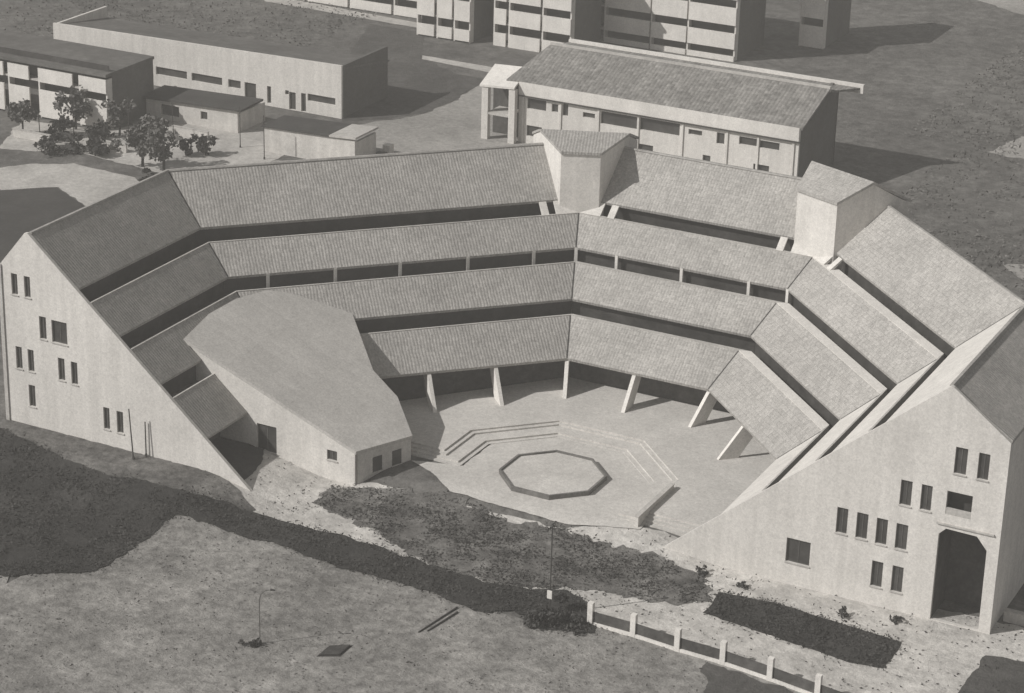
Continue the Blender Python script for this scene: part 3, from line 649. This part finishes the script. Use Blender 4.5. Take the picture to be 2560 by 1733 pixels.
MB().loft([(-93.1, b0 + .302, 4.1), (-93.1, 76.2, 2.9), (-93.1, 76.2, 2.7), (-93.1, b0 + .302, 3.9)], [(-57.0, b0 + .302, 4.7), (-57.0, 76.2, 3.4), (-57.0, 76.2, 3.2), (-57.0, b0 + .302, 4.5)]).build('roof', M['flat_roof'], LH)
AX = thing('annex', (-68, 57, G), 'low white annex with a dark flat roof before the long white house', 'annex')
wall([(-74.2, G - .5), (-63.2, G - .5), (-63.2, 1.75), (-74.2, 1.45)], [rect(-72.4, -70.2, -.1, 1.0), rect(-67.6, -66.8, .2, 1.0)], 57.0, .3, 'front_wall', M['plaster_old'], AX, .25)
pane(AX, -72.42, -70.18, 57.22, -.12, 1.02, 'shade'); pane(AX, -67.62, -66.78, 57.22, .18, 1.02)
MB().box(-74.2, -73.9, 57.31, 62, G - .5, 1.4).build('side_wall', M['plaster_old'], AX)
MB().box(-63.5, -63.2, 57.31, 62, G - .5, 1.4).build('side_wall', M['plaster_old'], AX)
MB().loft([(-74.6, 56.7, 1.55), (-74.6, 60.8, 1.7), (-74.6, 60.8, 1.5), (-74.6, 56.7, 1.35)], [(-62.6, 56.7, 1.95), (-62.6, 60.8, 2.1), (-62.6, 60.8, 1.9), (-62.6, 56.7, 1.76)]).build('roof', M['asphalt'], AX)
A2 = thing('annex', (-52, 56, G), 'small white annex with a dark flat roof and a pale end block in the yard', 'annex')
wall([(-57.8, G - .5), (-47.6, G - .5), (-47.6, 2.1), (-57.8, 1.85)], [], 53.5, .3, 'front_wall', M['plaster_old'], A2)
MB().box(-57.8, -57.5, 53.81, 57.5, G - .5, 1.7).build('side_wall', M['plaster_old'], A2)
MB().box(-47.9, -47.6, 53.81, 57.5, G - .5, 1.9).build('side_wall', M['plaster_old'], A2)
MB().loft([(-58.1, 53.3, 1.95), (-58.1, 57.6, 1.95), (-58.1, 57.6, 1.78), (-58.1, 53.3, 1.87)], [(-50.4, 53.3, 2.3), (-50.4, 57.6, 2.3), (-50.4, 57.6, 2.12), (-50.4, 53.3, 2.12)]).build('roof', M['asphalt'], A2)
MB().loft([(-50.35, 53.3, 2.3), (-50.35, 57.6, 2.3), (-50.35, 57.6, 2.12), (-50.35, 53.3, 2.12)], [(-47.4, 53.3, 2.5), (-47.4, 57.6, 2.5), (-47.4, 57.6, 2.3), (-47.4, 53.3, 2.3)]).build('pale_roof', M['concrete'], A2)

def flats(name, label, a0, a1, y, depth, floors, cols, gapw, top, left_end=True, skew=0.0):
    """slab of flats: recessed dark rooms behind white balcony fronts"""
    o = thing(name, ((a0 + a1) / 2, y + depth / 2, G), label, 'apartment block', 'white blocks of flats in the background')
    MB().box(a0, a1, y + 1.1, y + depth, G - .5, top).build('body', M['shade_wall'], o)  # dark body colour carries the shade of the end wall
    for z0, z1 in floors:
        for k, (c0, c1) in enumerate(cols):
            MB().box(c0, c1, y, y + .18, z0, z1).build('balcony_front', M['white'], o)
        MB().box(a0 + .02, a1 - .02, y + .19, y + 1.09, z0 - .02, z0 + .15).build('balcony_floor', M['concrete'], o)
        MB().box(a0 + .3, a1 - .3, y + 1.03, y + 1.095, z1 - .1, z1 + 1.2).build('window', M['glass'], o)
    for c in {c[0] for c in cols} | {cols[-1][1]}:
        MB().box(c - .16, c + .02, y + .2, y + 1.02, G - .5, top - .3).build('party_wall', M['plaster'], o)
    MB().box(a0 - .1, a1 + .1, y - .1, y + depth + .1, top, top + .3).build('roof', M['flat_roof'], o)
    return o
fl = [(-.7, .0), (.8, 2.6), (3.5, 5.5), (6.4, 8.3), (9.2, 11.1)]
flats('apartment_block', 'rightmost wide white block of flats at the top edge with stacked balconies', -50.2, -31.4, 108.6, 9, fl, [(-50.2, -48.0), (-47.4, -41.8), (-41.6, -37.3), (-37.1, -31.4)], .3, 12.0)
f2 = [(-.6, .9), (1.9, 3.7), (4.6, 6.5), (7.4, 9.3)]
flats('apartment_block', 'middle white block of flats at the top edge, between two dark stairwells', -57.4, -47.8, 100.5, 8, f2, [(-57.4, -55.9), (-55.5, -51.6), (-51.3, -47.8)], .3, 10.4)
flats('apartment_block', 'left white block of flats at the top edge, end of the row', -66.8, -60.0, 99.5, 8, [(-.4, .9), (1.9, 4.2), (5.1, 6.6)], [(-66.8, -64.6), (-64.2, -62.3), (-62.0, -60.0)], .3, 7.8)
flats('apartment_block', 'lower white terrace of flats receding to the left at the top edge', -92, -67.2, 106, 8, [(-.5, .6), (1.5, 3.0)], [(-92, -86), (-85.5, -80), (-79.6, -74), (-73.6, -67.2)], .3, 4.2)
flats('apartment_block', 'narrow white end of a block of flats at the top right', -27.6, -24.8, 119, 9, [(-.5, 2.0), (2.9, 5.6), (6.4, 9)], [(-27.6, -24.8)], .3, 9.8)
flats('apartment_block', 'low balcony house at the far left edge behind the bushes', -96, -74.5, 50.8, 8, [(-2.0, -.7), (-.4, 2.4), (3.2, 4.6)], [(-91, -87.2), (-86.6, -84.0), (-82.8, -78.6), (-77.8, -74.5)], .3, 4.9)

# ------------------------------------------------------------------ thin even volume added over the whole scene to lift the dark tones
hz = bpy.data.materials.new('tone_haze'); hz.use_nodes = True; n = hz.node_tree; n.nodes.clear()
pv = n.nodes.new('ShaderNodeVolumePrincipled'); ou = n.nodes.new('ShaderNodeOutputMaterial')
pv.inputs['Color'].default_value = (0.95, 0.92, 0.87, 1); pv.inputs['Density'].default_value = 0.0008; pv.inputs['Anisotropy'].default_value = 0.0
n.links.new(pv.outputs[0], ou.inputs['Volume'])
tag(MB().box(-250, 140, -160, 320, -2.6, 76).build('tone_haze', hz), kind='stuff')
